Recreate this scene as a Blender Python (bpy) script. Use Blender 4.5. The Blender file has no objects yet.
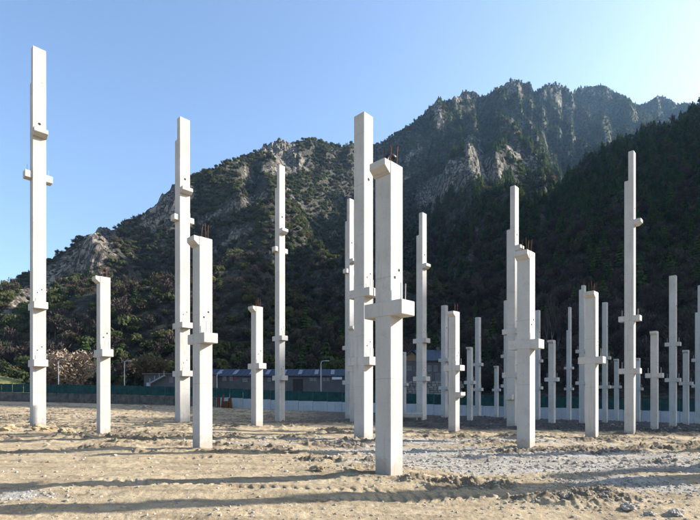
import bpy, bmesh, math, random
import numpy as np
from mathutils import Vector, Matrix, noise as mnoise

# ------------------------------------------------------------------ camera, sky, sun, exposure
random.seed(7); RNG = np.random.default_rng(7)
SC = bpy.context.scene
COL = SC.collection
FPX, HOR, EYE, U = 467.0, 394.5, 1.95, 11.0          # focal length and horizon (photo pixels), eye height, grid unit in metres
SUN_AZ, SUN_EL = math.radians(77), math.radians(26)   # azimuth from the view axis towards the right

cam_d = bpy.data.cameras.new('camera'); cam = bpy.data.objects.new('camera', cam_d); COL.objects.link(cam)
cam.location = (0, 0, EYE); cam.rotation_euler = (math.pi/2, 0, 0)
cam_d.sensor_width = 36; cam_d.lens = FPX/700*36
cam_d.shift_y = (HOR-260)/700
cam_d.clip_start = 0.1; cam_d.clip_end = 9000
SC.camera = cam

world = bpy.data.worlds.new('World'); SC.world = world; world.use_nodes = True
wn = world.node_tree.nodes; wl = world.node_tree.links
sky = wn.new('ShaderNodeTexSky'); sky.sky_type = 'NISHITA'; sky.sun_disc = False
sky.sun_elevation = SUN_EL; sky.sun_rotation = SUN_AZ
sky.altitude = 500; sky.air_density = 1.0; sky.dust_density = 2.6; sky.ozone_density = 2.6
bgn = wn['Background']; bgn.inputs['Strength'].default_value = 0.113
wl.new(sky.outputs[0], bgn.inputs['Color'])

sd = bpy.data.lights.new('sun', 'SUN'); sd.energy = 5.0; sd.angle = math.radians(0.53); sd.color = (1.0, 0.975, 0.935)
sun = bpy.data.objects.new('sun', sd); COL.objects.link(sun)
SDIR = Vector((math.sin(SUN_AZ)*math.cos(SUN_EL), math.cos(SUN_AZ)*math.cos(SUN_EL), math.sin(SUN_EL)))
sun.rotation_euler = SDIR.to_track_quat('Z', 'Y').to_euler(); sun.location = (60, 10, 60)

SC.view_settings.view_transform = 'Standard'; SC.view_settings.look = 'None'
SC.view_settings.gamma = 1; SC.view_settings.use_curve_mapping = False
SC.view_settings.exposure = 1.5
SC.render.engine = 'CYCLES'
SC.cycles.use_denoising = True
SC.cycles.max_bounces = 6; SC.cycles.diffuse_bounces = 3; SC.cycles.volume_bounces = 0
SC.cycles.use_adaptive_sampling = False

# ------------------------------------------------------------------ helpers
def wx(px, Y): return (px-350.0)/FPX*Y
def wz(py, Y): return EYE + (HOR-py)/FPX*Y

def hash2(ix, iy, seed):
    h = (ix.astype(np.int64)*374761393 + iy.astype(np.int64)*668265263 + seed*1442695041) & 0xffffffff
    h = ((h ^ (h >> 13))*1274126177) & 0xffffffff
    h = ((h ^ (h >> 16))*2246822519) & 0xffffffff
    return ((h ^ (h >> 15)) & 0xffffff)/float(0xffffff)
def vnoise(x, y, seed=0):
    x = np.asarray(x, float); y = np.asarray(y, float)
    ix = np.floor(x); iy = np.floor(y); fx = x-ix; fy = y-iy
    fx = fx*fx*fx*(fx*(fx*6-15)+10); fy = fy*fy*fy*(fy*(fy*6-15)+10)
    a = hash2(ix, iy, seed); b = hash2(ix+1, iy, seed); c = hash2(ix, iy+1, seed); d = hash2(ix+1, iy+1, seed)
    return (a*(1-fx)+b*fx)*(1-fy)+(c*(1-fx)+d*fx)*fy          # 0..1
def fbm(x, y, oct=4, seed=0, gain=.5):
    s = 0; a = 1; n = 0
    for k in range(oct):
        c, sn = math.cos(.6*k), math.sin(.6*k)
        s = s + a*vnoise((x*c-y*sn)*2**k+17.3*k, (x*sn+y*c)*2**k-9.1*k, seed+k); n += a; a *= gain
    return s/n                                                # 0..1
def ridged(x, y, oct=4, seed=0):
    s = 0; a = 1; n = 0
    for k in range(oct):
        v = 1-np.abs(2*vnoise(x*2**k+5.7*k, y*2**k+3.1*k, seed+k)-1); s = s+a*v*v; n += a; a *= .5
    return s/n
def sstep(a, b, x):
    t = np.clip((np.asarray(x, float)-a)/(b-a), 0, 1); return t*t*(3-2*t)

def setp(o, label=None, cat=None, group=None, kind=None):
    if label: o['label'] = label
    if cat: o['category'] = cat
    if group: o['group'] = group
    if kind: o['kind'] = kind
    return o
def link(o, parent=None):
    COL.objects.link(o)
    if parent is not None: o.parent = parent
    return o
def empty(name, loc=(0, 0, 0), rz=0):
    o = bpy.data.objects.new(name, None); o.location = loc; o.rotation_euler = (0, 0, rz)
    o.empty_display_size = .3
    return link(o)
def npmesh(name, V, F, mat, smooth=False, parent=None, attrs=None):
    """mesh from numpy verts and equal-sized faces"""
    V = np.asarray(V, np.float32); F = np.asarray(F, np.int32); n = F.shape[1]
    me = bpy.data.meshes.new(name)
    me.vertices.add(len(V)); me.vertices.foreach_set('co', V.ravel())
    me.loops.add(F.size); me.loops.foreach_set('vertex_index', F.ravel())
    me.polygons.add(len(F)); me.polygons.foreach_set('loop_start', np.arange(0, F.size, n, dtype=np.int32))
    me.polygons.foreach_set('loop_total', np.full(len(F), n, np.int32))
    me.polygons.foreach_set('use_smooth', np.full(len(F), smooth, bool))
    me.update(calc_edges=True)
    for k, a in (attrs or {}).items():
        at = me.attributes.new(k, 'FLOAT', 'POINT'); at.data.foreach_set('value', np.asarray(a, np.float32).ravel())
    if mat: me.materials.append(mat)
    o = bpy.data.objects.new(name, me)
    return o
def bmobj(name, bm, mat, parent=None, smooth=False, bevel=0):
    if bevel:
        bmesh.ops.bevel(bm, geom=bm.edges[:], offset=bevel, segments=1, affect='EDGES', clamp_overlap=True)
    me = bpy.data.meshes.new(name); bmesh.ops.recalc_face_normals(bm, faces=bm.faces[:]); bm.to_mesh(me); bm.free()
    if smooth:
        for p in me.polygons: p.use_smooth = True
    me.materials.append(mat)
    return link(bpy.data.objects.new(name, me), parent)
def addbox(bm, x0, x1, y0, y1, z0, z1):
    vs = [bm.verts.new((x, y, z)) for z in (z0, z1) for x, y in ((x0, y0), (x1, y0), (x1, y1), (x0, y1))]
    for f in ((3, 2, 1, 0), (4, 5, 6, 7), (0, 1, 5, 4), (1, 2, 6, 5), (2, 3, 7, 6), (3, 0, 4, 7)):
        bm.faces.new([vs[i] for i in f])
    return vs
def addprism(bm, poly, h0, h1, axis='x'):
    """extrude a 2D polygon along axis; poly in the two other axes (y,z) / (x,z) / (x,y)"""
    def P(a, b, h): return {'x': (h, a, b), 'y': (a, h, b), 'z': (a, b, h)}[axis]
    A = [bm.verts.new(P(a, b, h0)) for a, b in poly]; B = [bm.verts.new(P(a, b, h1)) for a, b in poly]
    n = len(poly); bm.faces.new(A[::-1]); bm.faces.new(B)
    for i in range(n): bm.faces.new((A[i], A[(i+1) % n], B[(i+1) % n], B[i]))
def addtube(bm, pts, r, seg=6, cap=True):
    rings = []
    pts = [Vector(p) for p in pts]; n = len(pts)
    rr = r if isinstance(r, (list, tuple)) else [r]*n
    for i, p in enumerate(pts):
        d = (pts[min(i+1, n-1)]-pts[max(i-1, 0)]).normalized()
        a = d.orthogonal().normalized() if i == 0 else (a0 - d*a0.dot(d)).normalized()
        a0 = a; b = d.cross(a)
        rings.append([bm.verts.new(p+(a*math.cos(2*math.pi*k/seg)+b*math.sin(2*math.pi*k/seg))*rr[i]) for k in range(seg)])
    for i in range(n-1):
        for k in range(seg):
            bm.faces.new((rings[i][k], rings[i][(k+1) % seg], rings[i+1][(k+1) % seg], rings[i+1][k]))
    if cap:
        bm.faces.new(rings[0][::-1]); bm.faces.new(rings[-1])

# ------------------------------------------------------------------ materials
class NT:
    def __init__(s, name, rough=.9, spec=.2):
        s.m = bpy.data.materials.new(name); s.m.use_nodes = True; s.t = s.m.node_tree; s.n = s.t.nodes; s.l = s.t.links
        s.b = s.n['Principled BSDF']; s.b.inputs['Roughness'].default_value = rough
        s.b.inputs['Specular IOR Level'].default_value = spec
    def new(s, typ, **kw):
        n = s.n.new(typ)
        for k, v in kw.items(): setattr(n, k, v)
        return n
    def pos(s, scale=(1, 1, 1), obj=False):
        src = s.new('ShaderNodeTexCoord').outputs['Object'] if obj else s.new('ShaderNodeNewGeometry').outputs['Position']
        mp = s.new('ShaderNodeMapping'); mp.inputs['Scale'].default_value = scale
        s.l.new(src, mp.inputs['Vector']); return mp.outputs[0]
    def noise(s, scale, detail=5, rough=.55, vec=None, dist=0):
        n = s.new('ShaderNodeTexNoise'); n.inputs['Scale'].default_value = scale; n.inputs['Detail'].default_value = detail
        n.inputs['Roughness'].default_value = rough; n.inputs['Distortion'].default_value = dist
        if vec is not None: s.l.new(vec, n.inputs['Vector'])
        return n.outputs['Fac']
    def ramp(s, fac, stops):
        r = s.new('ShaderNodeValToRGB'); e = r.color_ramp.elements
        while len(e) < len(stops): e.new(.5)
        for k, (p, c) in enumerate(stops):
            e[k].position = p; e[k].color = (*c, 1) if not isinstance(c, (int, float)) else (c, c, c, 1)
        s.l.new(fac, r.inputs[0]); return r.outputs[0]
    def mix(s, fac, a, b, typ='MIX'):
        m = s.new('ShaderNodeMix', data_type='RGBA', blend_type=typ)
        for k, v in ((0, fac), (6, a), (7, b)):
            if isinstance(v, (int, float)): m.inputs[k].default_value = v
            elif isinstance(v, tuple): m.inputs[k].default_value = (*v, 1)
            else: s.l.new(v, m.inputs[k])
        return m.outputs[2]
    def attr(s, name):
        a = s.new('ShaderNodeAttribute'); a.attribute_name = name; return a.outputs['Fac']
    def math(s, op, a, b=0.0):
        m = s.new('ShaderNodeMath', operation=op)
        for k, v in ((0, a), (1, b)):
            if isinstance(v, (int, float)): m.inputs[k].default_value = v
            else: s.l.new(v, m.inputs[k])
        return m.outputs[0]
    def bump(s, h, strength=.5, dist=.02):
        b = s.new('ShaderNodeBump'); b.inputs['Strength'].default_value = strength; b.inputs['Distance'].default_value = dist
        s.l.new(h, b.inputs['Height']); s.l.new(b.outputs[0], s.b.inputs['Normal'])
    def col(s, c):
        if isinstance(c, tuple): s.b.inputs['Base Color'].default_value = (*c, 1)
        else: s.l.new(c, s.b.inputs['Base Color'])
        return s.m
def plain(name, c, rough=.8, var=.18, scale=3.0, metal=0, spec=.3):
    t = NT(name, rough, spec); t.b.inputs['Metallic'].default_value = metal
    f = t.noise(scale, 5, .6, t.pos())
    return t.col(t.ramp(f, [(.3, tuple(v*(1-var) for v in c)), (.7, tuple(min(1, v*(1+var)) for v in c))]))

def concrete(name, lo, hi, mud=False):
    t = NT(name, .88, .25)
    p = t.pos()
    big = t.noise(.55, 5, .6, p)
    streak = t.noise(1.0, 5, .65, t.pos((5, 5, .35)))
    fine = t.noise(38, 4, .7, p)
    c = t.ramp(big, [(.3, lo), (.7, hi)])
    c = t.mix(t.ramp(streak, [(.32, .65), (.45, 0.0)]), c, tuple(v*.72 for v in lo))
    sx = t.new('ShaderNodeSeparateXYZ'); t.l.new(p, sx.inputs[0])
    jz = t.math('FRACT', t.math('MULTIPLY', t.math('ADD', sx.outputs[2], t.math('MULTIPLY', big, .25)), .41))
    c = t.mix(t.math('MULTIPLY', t.math('LESS_THAN', jz, .012), .35), c, tuple(v*.5 for v in lo))
    blot = t.noise(2.3, 6, .7, p)
    c = t.mix(t.ramp(blot, [(.56, 0.0), (.66, .4)]), c, tuple(v*.68 for v in lo))
    pores = t.ramp(t.noise(60, 2, .5, p), [(.28, .8), (.33, 0.0)])
    c = t.mix(pores, c, tuple(v*.45 for v in lo))
    c = t.mix(.35, c, t.ramp(fine, [(.3, tuple(v*.8 for v in lo)), (.7, hi)]))
    if mud:
        so = t.new('ShaderNodeSeparateXYZ'); t.l.new(t.new('ShaderNodeTexCoord').outputs['Object'], so.inputs[0])
        mh = t.math('ADD', so.outputs[2], t.math('MULTIPLY', t.noise(4.5, 6, .75, p), -1.5))
        c = t.mix(t.ramp(t.math('ADD', mh, .75), [(.20, .42), (.50, 0.0)]), c, (.27, .20, .125))
    t.col(c); t.bump(t.mix(.5, fine, pores), .25, .006)
    return t.m
M = {}
M['concrete'] = concrete('concrete', (.36, .335, .295), (.52, .488, .44), True)
M['wall_concrete'] = concrete('wall_concrete', (.30, .31, .32), (.44, .45, .46))
M['earth_wall'] = plain('earth_wall', (.10, .085, .07), .95, .5, 1.2)
M['rust'] = plain('rust', (.105, .042, .02), .85, .35, 9)
M['steel'] = plain('galvanised_steel', (.45, .46, .47), .45, .1, 6, .7)
M['pin'] = plain('pale_dowel', (.34, .33, .31), .7, .1)
M['dark'] = plain('socket_dark', (.03, .028, .026), .9, .2)
M['black'] = plain('black_plastic', (.012, .012, .013), .5, .2)
M['net'] = plain('green_shade_net', (.009, .045, .040), .85, .4, 1.3)
M['post'] = plain('green_post', (.03, .10, .085), .6, .15)
M['roof_blue'] = plain('blue_sheet_roof', (.020, .028, .048), .5, .3, .8)
M['skylight'] = plain('roof_skylight', (.17, .19, .22), .3, .12, 1)
M['shed_wall'] = plain('shed_wall', (.085, .082, .08), .9, .2, .7)
M['glass'] = plain('window_glass', (.04, .05, .06), .12, .1, 1, 0, .6)
M['frame'] = plain('window_frame', (.22, .22, .22), .5, .1)
M['house_wall'] = plain('house_render', (.09, .088, .086), .9, .2, .7)
M['tan'] = plain('tan_boards', (.19, .12, .07), .8, .25, 2)
M['slate'] = plain('slate_roof', (.03, .042, .062), .6, .3, 1.5)
M['white_paint'] = plain('white_paint', (.62, .63, .65), .35, .06, 1)
M['red_paint'] = plain('red_paint', (.22, .03, .03), .4, .1, 1)
M['blue_paint'] = plain('blue_paint', (.02, .06, .22), .3, .15, 1)
M['car_dark'] = plain('dark_blue_car_paint', (.015, .03, .08), .25, .1, 1)
M['tyre'] = plain('tyre', (.02, .02, .02), .8, .1)
M['stone'] = plain('stone', (.31, .265, .205), .95, .3, 6)
M['masonry'] = plain('masonry_stone', (.19, .175, .16), .95, .45, 1.7)
M['bark'] = plain('bark', (.10, .075, .055), .95, .3, 4)
M['pale_bark'] = plain('pale_bark', (.20, .19, .17), .9, .25, 4)

def foliage(name, c0, c1, c2, trans=.0):
    t = NT(name, .85, .15)
    oi = t.new('ShaderNodeObjectInfo')
    f = t.noise(.35, 3, .6, t.pos())
    r = t.math('ADD', t.math('MULTIPLY', oi.outputs['Random'], .65), t.math('MULTIPLY', f, .45))
    cc = t.ramp(r, [(.15, c0), (.55, c1), (.95, c2)]); t.col(cc)
    if trans:                                   # thin leaves let the low sun through
        tr = t.new('ShaderNodeBsdfTranslucent'); mx = t.new('ShaderNodeMixShader'); mx.inputs[0].default_value = trans
        t.l.new(t.mix(1.0, cc, (1.5, 1.45, .9), 'MULTIPLY'), tr.inputs['Color']); t.l.new(t.b.outputs[0], mx.inputs[1]); t.l.new(tr.outputs[0], mx.inputs[2])
        t.l.new(mx.outputs[0], t.n['Material Output'].inputs['Surface'])
    return t.m
M['oak'] = foliage('evergreen_oak_leaves', (.040, .050, .021), (.070, .080, .032), (.112, .114, .048), .4)
M['pine'] = foliage('pine_needles', (.026, .048, .019), (.050, .082, .028), (.088, .115, .040), .35)
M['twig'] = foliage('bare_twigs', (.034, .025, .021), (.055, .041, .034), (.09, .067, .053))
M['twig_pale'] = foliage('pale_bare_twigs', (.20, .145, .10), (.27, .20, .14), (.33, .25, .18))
M['dry'] = foliage('dry_leaves', (.052, .040, .026), (.090, .068, .044), (.13, .098, .064), .35)

# mountain
t = NT('mountain_surface', .95, .1)
p = t.pos()
soil = t.mix(.6, t.ramp(t.noise(.06, 6, .65, p), [(.3, (.030, .030, .020)), (.5, (.065, .058, .042)), (.72, (.15, .13, .105))]), t.ramp(t.noise(.33, 7, .8, p), [(.38, (.014, .016, .010)), (.5, (.06, .055, .038)), (.64, (.22, .195, .16))]))
rk = t.noise(.09, 8, .7, t.pos((1, 1, .45)), 1.2)
rock = t.ramp(rk, [(.28, (.05, .046, .042)), (.42, (.19, .16, .125)), (.55, (.38, .325, .255)), (.75, (.54, .43, .31))])
crack = t.ramp(t.noise(.20, 8, .8, t.pos((1, 1, .35)), 1.0), [(.42, 0.0), (.53, 1.0)])
vo = t.new('ShaderNodeTexVoronoi', feature='DISTANCE_TO_EDGE'); vo.inputs['Scale'].default_value = .16
vm = t.new('ShaderNodeVectorMath', operation='ADD'); t.l.new(t.pos((1, 1, .55)), vm.inputs[0])
wn_ = t.new('ShaderNodeTexNoise'); wn_.inputs['Scale'].default_value = .15; wn_.inputs['Detail'].default_value = 5; t.l.new(p, wn_.inputs['Vector'])
vs_ = t.new('ShaderNodeVectorMath', operation='SCALE'); vs_.inputs['Scale'].default_value = 9.0; t.l.new(wn_.outputs['Color'], vs_.inputs[0]); t.l.new(vs_.outputs[0], vm.inputs[1]); t.l.new(vm.outputs[0], vo.inputs['Vector'])
rock = t.mix(t.ramp(vo.outputs['Distance'], [(.02, .85), (.10, 0.0)]), rock, (.05, .045, .04))
rock = t.mix(crack, tuple([.035, .034, .028]), rock)
msk = t.ramp(t.math('ADD', t.attr('rock'), t.math('MULTIPLY', t.math('SUBTRACT', t.noise(.12, 6, .7, p), .5), 1.3)), [(.46, 0.0), (.60, 1.0)])
t.col(t.mix(msk, soil, rock)); t.bump(t.noise(.22, 8, .75, t.pos((1, 1, .5))), 1.0, 5.0)
M['mountain'] = t.m

# ground
t = NT('site_ground', .97, .12)
p = t.pos()
n1 = t.noise(.35, 6, .65, p); n2 = t.noise(2.6, 6, .7, p); n3 = t.noise(22, 5, .7, p)
soil = t.ramp(n1, [(.3, (.29, .205, .105)), (.5, (.42, .315, .175)), (.7, (.51, .40, .245))])
soil = t.mix(.55, soil, t.ramp(n2, [(.3, (.24, .17, .095)), (.5, (.43, .33, .205)), (.72, (.56, .46, .33))]))
grav = t.ramp(t.noise(30, 3, .6, p), [(.3, (.19, .17, .14)), (.5, (.39, .36, .315)), (.7, (.62, .58, .52))])
grav = t.mix(.4, grav, t.ramp(n2, [(.35, (.24, .21, .165)), (.7, (.52, .48, .42))]))
dark = t.ramp(t.noise(5, 5, .7, p), [(.3, (.055, .042, .028)), (.7, (.19, .14, .09))])
gm = t.ramp(t.math('ADD', t.attr('gravel'), t.math('MULTIPLY', t.math('SUBTRACT', n2, .5), 1.1)), [(.40, 0.0), (.60, 1.0)])
dm = t.ramp(t.math('ADD', t.attr('clod'), t.math('MULTIPLY', t.math('SUBTRACT', n2, .5), 1.2)), [(.45, 0.0), (.75, .8)])
c = t.mix(gm, soil, grav); c = t.mix(dm, c, dark)
c = t.mix(.25, c, t.ramp(n3, [(.3, (.12, .09, .06)), (.7, (.47, .39, .27))]))
c = t.mix(t.ramp(t.noise(17, 4, .8, p), [(.60, 0.0), (.68, .6)]), c, (.12, .09, .06)); c = t.mix(t.ramp(t.noise(1.1, 6, .75, t.pos((.5, 1.7, 1))), [(.47, 0.0), (.64, .7)]), c, (.18, .13, .08))
c = t.mix(t.attr('rear_shade'), c, t.ramp(t.noise(1.6, 6, .75, p), [(.35, (.035, .034, .033)), (.6, (.075, .072, .068)), (.78, (.24, .23, .22))]))
t.col(c); t.bump(t.mix(.5, n3, t.noise(60, 3, .7, p)), 1.0, .045)
M['ground'] = t.m

# ------------------------------------------------------------------ column table (photo px, grid depth, base y, top y, width px, step y, [(corbel kind, y)], rebars, label)
# kinds: e = beam through the column along one grid axis, v = along the other, f = single corbel on the sunny face
COLS = [
 (38, 2.43, 428, 45, 16.3, 79, [('e', 363), ('e', 305), ('v', 174), ('f', 132)], 0, 'tallest white concrete column, leftmost of all, rising far into the sky'),
 (103.5, 1.99, 436, 276, 14, 0, [('e', 353)], 3, 'short concrete column with rusty bars on top, beside the leftmost tall one'),
 (182.5, 2.95, 423, 116, 15.2, 137, [('e', 373.5), ('e', 325), ('v', 217), ('f', 190)], 0, 'tall stepped white column standing just behind a short column, left of centre'),
 (202.5, 1.486, 450, 236, 20, 0, [('e', 338)], 3, 'thick short white column in front of a tall stepped one, left of centre'),
 (257, 2.63, 427, 306, 12, 0, [('e', 366)], 4, 'short white column with upright rusty bars, standing before the blue roofed shed'),
 (280, 3.52, 424, 164, 10.2, 186, [('e', 378), ('e', 338), ('v', 249), ('f', 231)], 0, 'slender tall white column before the long shed, below the rocky peak'),
 (349.5, 4.05, 419, 198, 9, 220, [('e', 382.5), ('e', 347.5), ('v', 271), ('f', 261)], 0, 'thin tall column half hidden behind the thick plain tall column'),
 (354.5, 3.14, 423, 326, 9.6, 0, [('e', 369)], 3, 'short column almost hidden behind the thick plain tall column'),
 (363.5, 2.03, 442, 111, 19.4, 0, [('e', 361), ('e', 292)], 0, 'thick plain tall column without a step, just left of the nearest column'),
 (389, 1.0, 477, 160, 28, 0, [('e', 308)], 4, 'nearest short column with black pipe and rusty bars on top'),
 (404, 5.3, 418, 352, 4.6, 0, [('e', 384.5)], 0, 'small far short column just right of the nearest column, before the house'),
 (421.5, 3.66, 422, 212, 10.4, 234, [('e', 378.8), ('e', 340.5), ('f', 266)], 0, 'tall stepped column before the tan gabled house'),
 (444.5, 5.1, 418, 305, 7, 0, [('e', 388), ('e', 360)], 2, 'mid height far column close behind the short column right of the house'),
 (454, 2.61, 433, 311, 11.5, 0, [('e', 368), ('f', 395)], 3, 'short column with an extra low corbel, right of the tan gabled house'),
 (470, 4.5, 422, 347, 6.2, 0, [('e', 382.5)], 0, 'far short grey column left of a slim taller far column'),
 (478, 5.7, 418, 317, 6, 0, [('e', 389.5), ('e', 364.5)], 0, 'slim far column with two corbel levels, right beside a far short one'),
 (496.5, 6.1, 418, 366, 4.6, 0, [('e', 390)], 0, 'smallest farthest short column near the back wall, left of the stepped tall one'),
 (507, 4.6, 420, 300, 6.6, 0, [('e', 386), ('e', 356)], 0, 'far mid height column mostly hidden behind the stepped tall one right of centre'),
 (512.7, 3.18, 428, 185, 12.3, 228, [('e', 375), ('e', 331), ('f', 248), ('v', 397)], 0, 'tall stepped column close behind a large short column, right of centre'),
 (526, 1.6, 449, 250, 18.4, 0, [('e', 344)], 4, 'large short column with rusty bars, in front of the stepped tall one right of centre'),
 (537.5, 5.2, 420, 310, 6, 0, [('e', 388), ('e', 361)], 0, 'slim far column peeking out right of the large short column'),
 (552, 3.83, 425, 340, 7.5, 0, [('e', 379.5)], 0, 'medium short grey column standing alone before bare pale trunks'),
 (569, 6.0, 421.5, 307, 5.2, 330, [('e', 389), ('e', 368)], 0, 'thin far stepped column at the back, right of the lone medium short one'),
 (582.5, 4.4, 424, 285, 7.2, 289, [('e', 383), ('e', 351)], 3, 'shaded mid height column close behind a bright short column at right'),
 (591.8, 2.149, 439, 291, 13.5, 0, [('e', 360)], 4, 'bright short column with rusty bars, left of the highest column at right'),
 (605, 4.8, 423, 302, 5.8, 0, [('e', 387), ('e', 358)], 0, 'shaded slim far column between the bright short column and the highest at right'),
 (616.5, 5.56, 422, 359, 5, 0, [('e', 387)], 0, 'small shaded short column just left of the highest column at right'),
 (630, 2.69, 436, 150, 11.5, 179, [('e', 371), ('e', 318), ('f', 222)], 0, 'highest stepped column on the right side, rising against the dark slope'),
 (638, 5.5, 422, 358, 5, 0, [('e', 389)], 0, 'small far column hidden behind the highest column on the right'),
 (654.5, 3.15, 431, 331, 8.3, 0, [('e', 375.5)], 0, 'shaded short column just right of the highest column at right'),
 (673, 3.9, 427.5, 275, 8, 0, [('e', 380), ('e', 344)], 0, 'shaded tall column between two shaded short ones near the right edge'),
 (686, 4.4, 425, 350, 6.6, 0, [('e', 383.5)], 0, 'shaded short column next to the rightmost column'),
 (698.5, 5.2, 426, 285, 7, 312, [('e', 386), ('e', 360)], 0, 'rightmost shaded stepped column cut by the right edge'),
]
GROT = -math.radians(44)
COLPOS = []
for c in COLS:
    px, d, yb, yt, w = c[:5]
    Y = d*U; phi = math.atan2(px-350, FPX); aL = math.radians(44)-phi
    s = w/FPX*(Y+.3)*math.cos(phi)/(abs(math.cos(aL))+abs(math.sin(aL)))*1.0
    s = max(.42, min(.84, s))
    Yc = Y + .70*s
    COLPOS.append((wx(px, Yc), Yc, s, wz(yb, Y), wz(yt, Y), Y))
# columns standing right of the frame, known from the shadows they throw across the foreground
EXTRA = [(12.8, 11.85, .62, .0, 15.5), (24.2, 15.65, .55, -.3, 9.6), (18.4, 18.3, .52, -.3, 7.4)]

# ------------------------------------------------------------------ ground heights: smooth surface through the column feet and the wall foot
WALL_A = Vector((wx(-30, 92), 92, 0)); WALL_B = Vector((wx(745, 66), 66, 0))
def wall_pt(px):
    # where the view line of px meets the wall line in plan
    k = (px-350)/FPX; A, B = WALL_A, WALL_B
    tt = (k*A.y-A.x)/((B.x-A.x)-k*(B.y-A.y)); q = A+(B-A)*tt
    return q.x, q.y
WPX = [(-30, 400.5), (100, 403.5), (200, 406.5), (290, 411), (450, 416), (590, 420.5), (690, 424), (745, 425.5)]
ctrl = [(x, y, z) for x, y, s, z, _, _ in COLPOS] + [(e[0], e[1], e[3]) for e in EXTRA]
for px, py in WPX:
    x, y = wall_pt(px); ctrl.append((x, y, wz(py, y)))
ctrl += [(0, 3, 0), (-7, 6, .05), (7, 6, 0), (-20, 15, .1), (-45, 40, .3), (0, 7.5, .0), (-30, 60, .1), (30, 20, -.4), (45, 40, -1.2), (0, 110, -.3), (-90, 110, .6), (70, 100, -2.0), (-30, -20, 0), (30, -20, 0)]
ctrl = np.array(ctrl)
def rbf_fit(P, lam=6.0):
    n = len(P); d = np.hypot(P[:, None, 0]-P[None, :, 0], P[:, None, 1]-P[None, :, 1])
    K = d + lam*0  # linear kernel, smoothed below
    K = -d - 0*np.eye(n); K[np.arange(n), np.arange(n)] += lam*.05
    A = np.zeros((n+3, n+3)); A[:n, :n] = K; A[:n, n] = 1; A[:n, n+1:] = P[:, :2]; A[n, :n] = 1; A[n+1:, :n] = P[:, :2].T
    b = np.zeros(n+3); b[:n] = P[:, 2]
    return np.linalg.solve(A, b)
RW = rbf_fit(ctrl)
def smooth_ground(X, Y):
    X = np.asarray(X, float); Y = np.asarray(Y, float); out = np.full(X.shape, RW[-3]) + RW[-2]*X + RW[-1]*Y
    for k in range(len(ctrl)): out = out - RW[k]*np.sqrt((X-ctrl[k, 0])**2+(Y-ctrl[k, 1])**2+.6)
    r = np.hypot(X, Y-40)
    return out*(1-sstep(90, 150, r)) + (-1.5)*sstep(90, 150, r)
# churned soil, from the photograph: (px, py, half length m, half depth m, strength)
CLODS = [(342, 468, 1.3, .35, 1), (20, 428, 3.2, 1.4, 1), (70, 433, 3, 1.2, .9), (110, 437, 2.5, .9, .8), (225, 452, 1.6, .7, .8), (255, 428, 2, 1, .6), (170, 441, 2, .9, .5),
         (560, 455, 2.4, .8, .8), (640, 452, 4, .9, .7), (600, 440, 1.5, .9, .7), (600, 508, 1.2, .9, .8), (690, 470, 2, .8, .6), (480, 420, 6, 3.5, .8), (570, 424, 8, 4, .9), (660, 430, 8, 4, 1),
         (440, 492, 1.2, .35, .8), (300, 430, 3, 1.6, .6), (330, 447, 1.6, .8, .4), (400, 425, 4, 2, .6), (40, 408, 12, 5, .4), (180, 410, 12, 3, .5), (527, 452, .9, .5, .8), (389, 478, .7, .35, .7),
         (480, 498, 1.0, .35, .9), (560, 512, 1.2, .5, .6)]
GRAV = [(450, 442, 8, 3.2, .75), (300, 440, 6, 2, .6), (570, 462, 6, 3, .85), (330, 455, 4, 1.2, .6), (500, 468, 5.5, 2.3, 1), (620, 475, 5.0, 1.5, .9), (420, 455, 4.5, 2.2, .9), (250, 448, 4, 1.2, .6), (130, 424, 5, 1.6, .7), (620, 492, 1.8, .7, 1), (690, 500, 1.5, .6, .9), (580, 445, 6, 2, .5), (360, 448, 2.5, 1.2, .8), (20, 512, 1.0, .5, .8), (660, 424, 10, 4, .5), (480, 480, 2, .5, .9), (80, 411, 12, 4, .6)]
def blobs(L, X, Y):
    out = np.zeros(X.shape)
    for px, py, a, b, st in L:
        yy = EYE*FPX/(py-HOR) if py < 415 else None
        Yb = (EYE+.25)*FPX/(py-HOR) if py > 430 else (EYE+.7)*FPX/max(py-HOR, 9)
        Xb = wx(px, Yb)
        out = np.maximum(out, st*np.exp(-((X-Xb)/a)**2-((Y-Yb)/b)**2))
    return out
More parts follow.
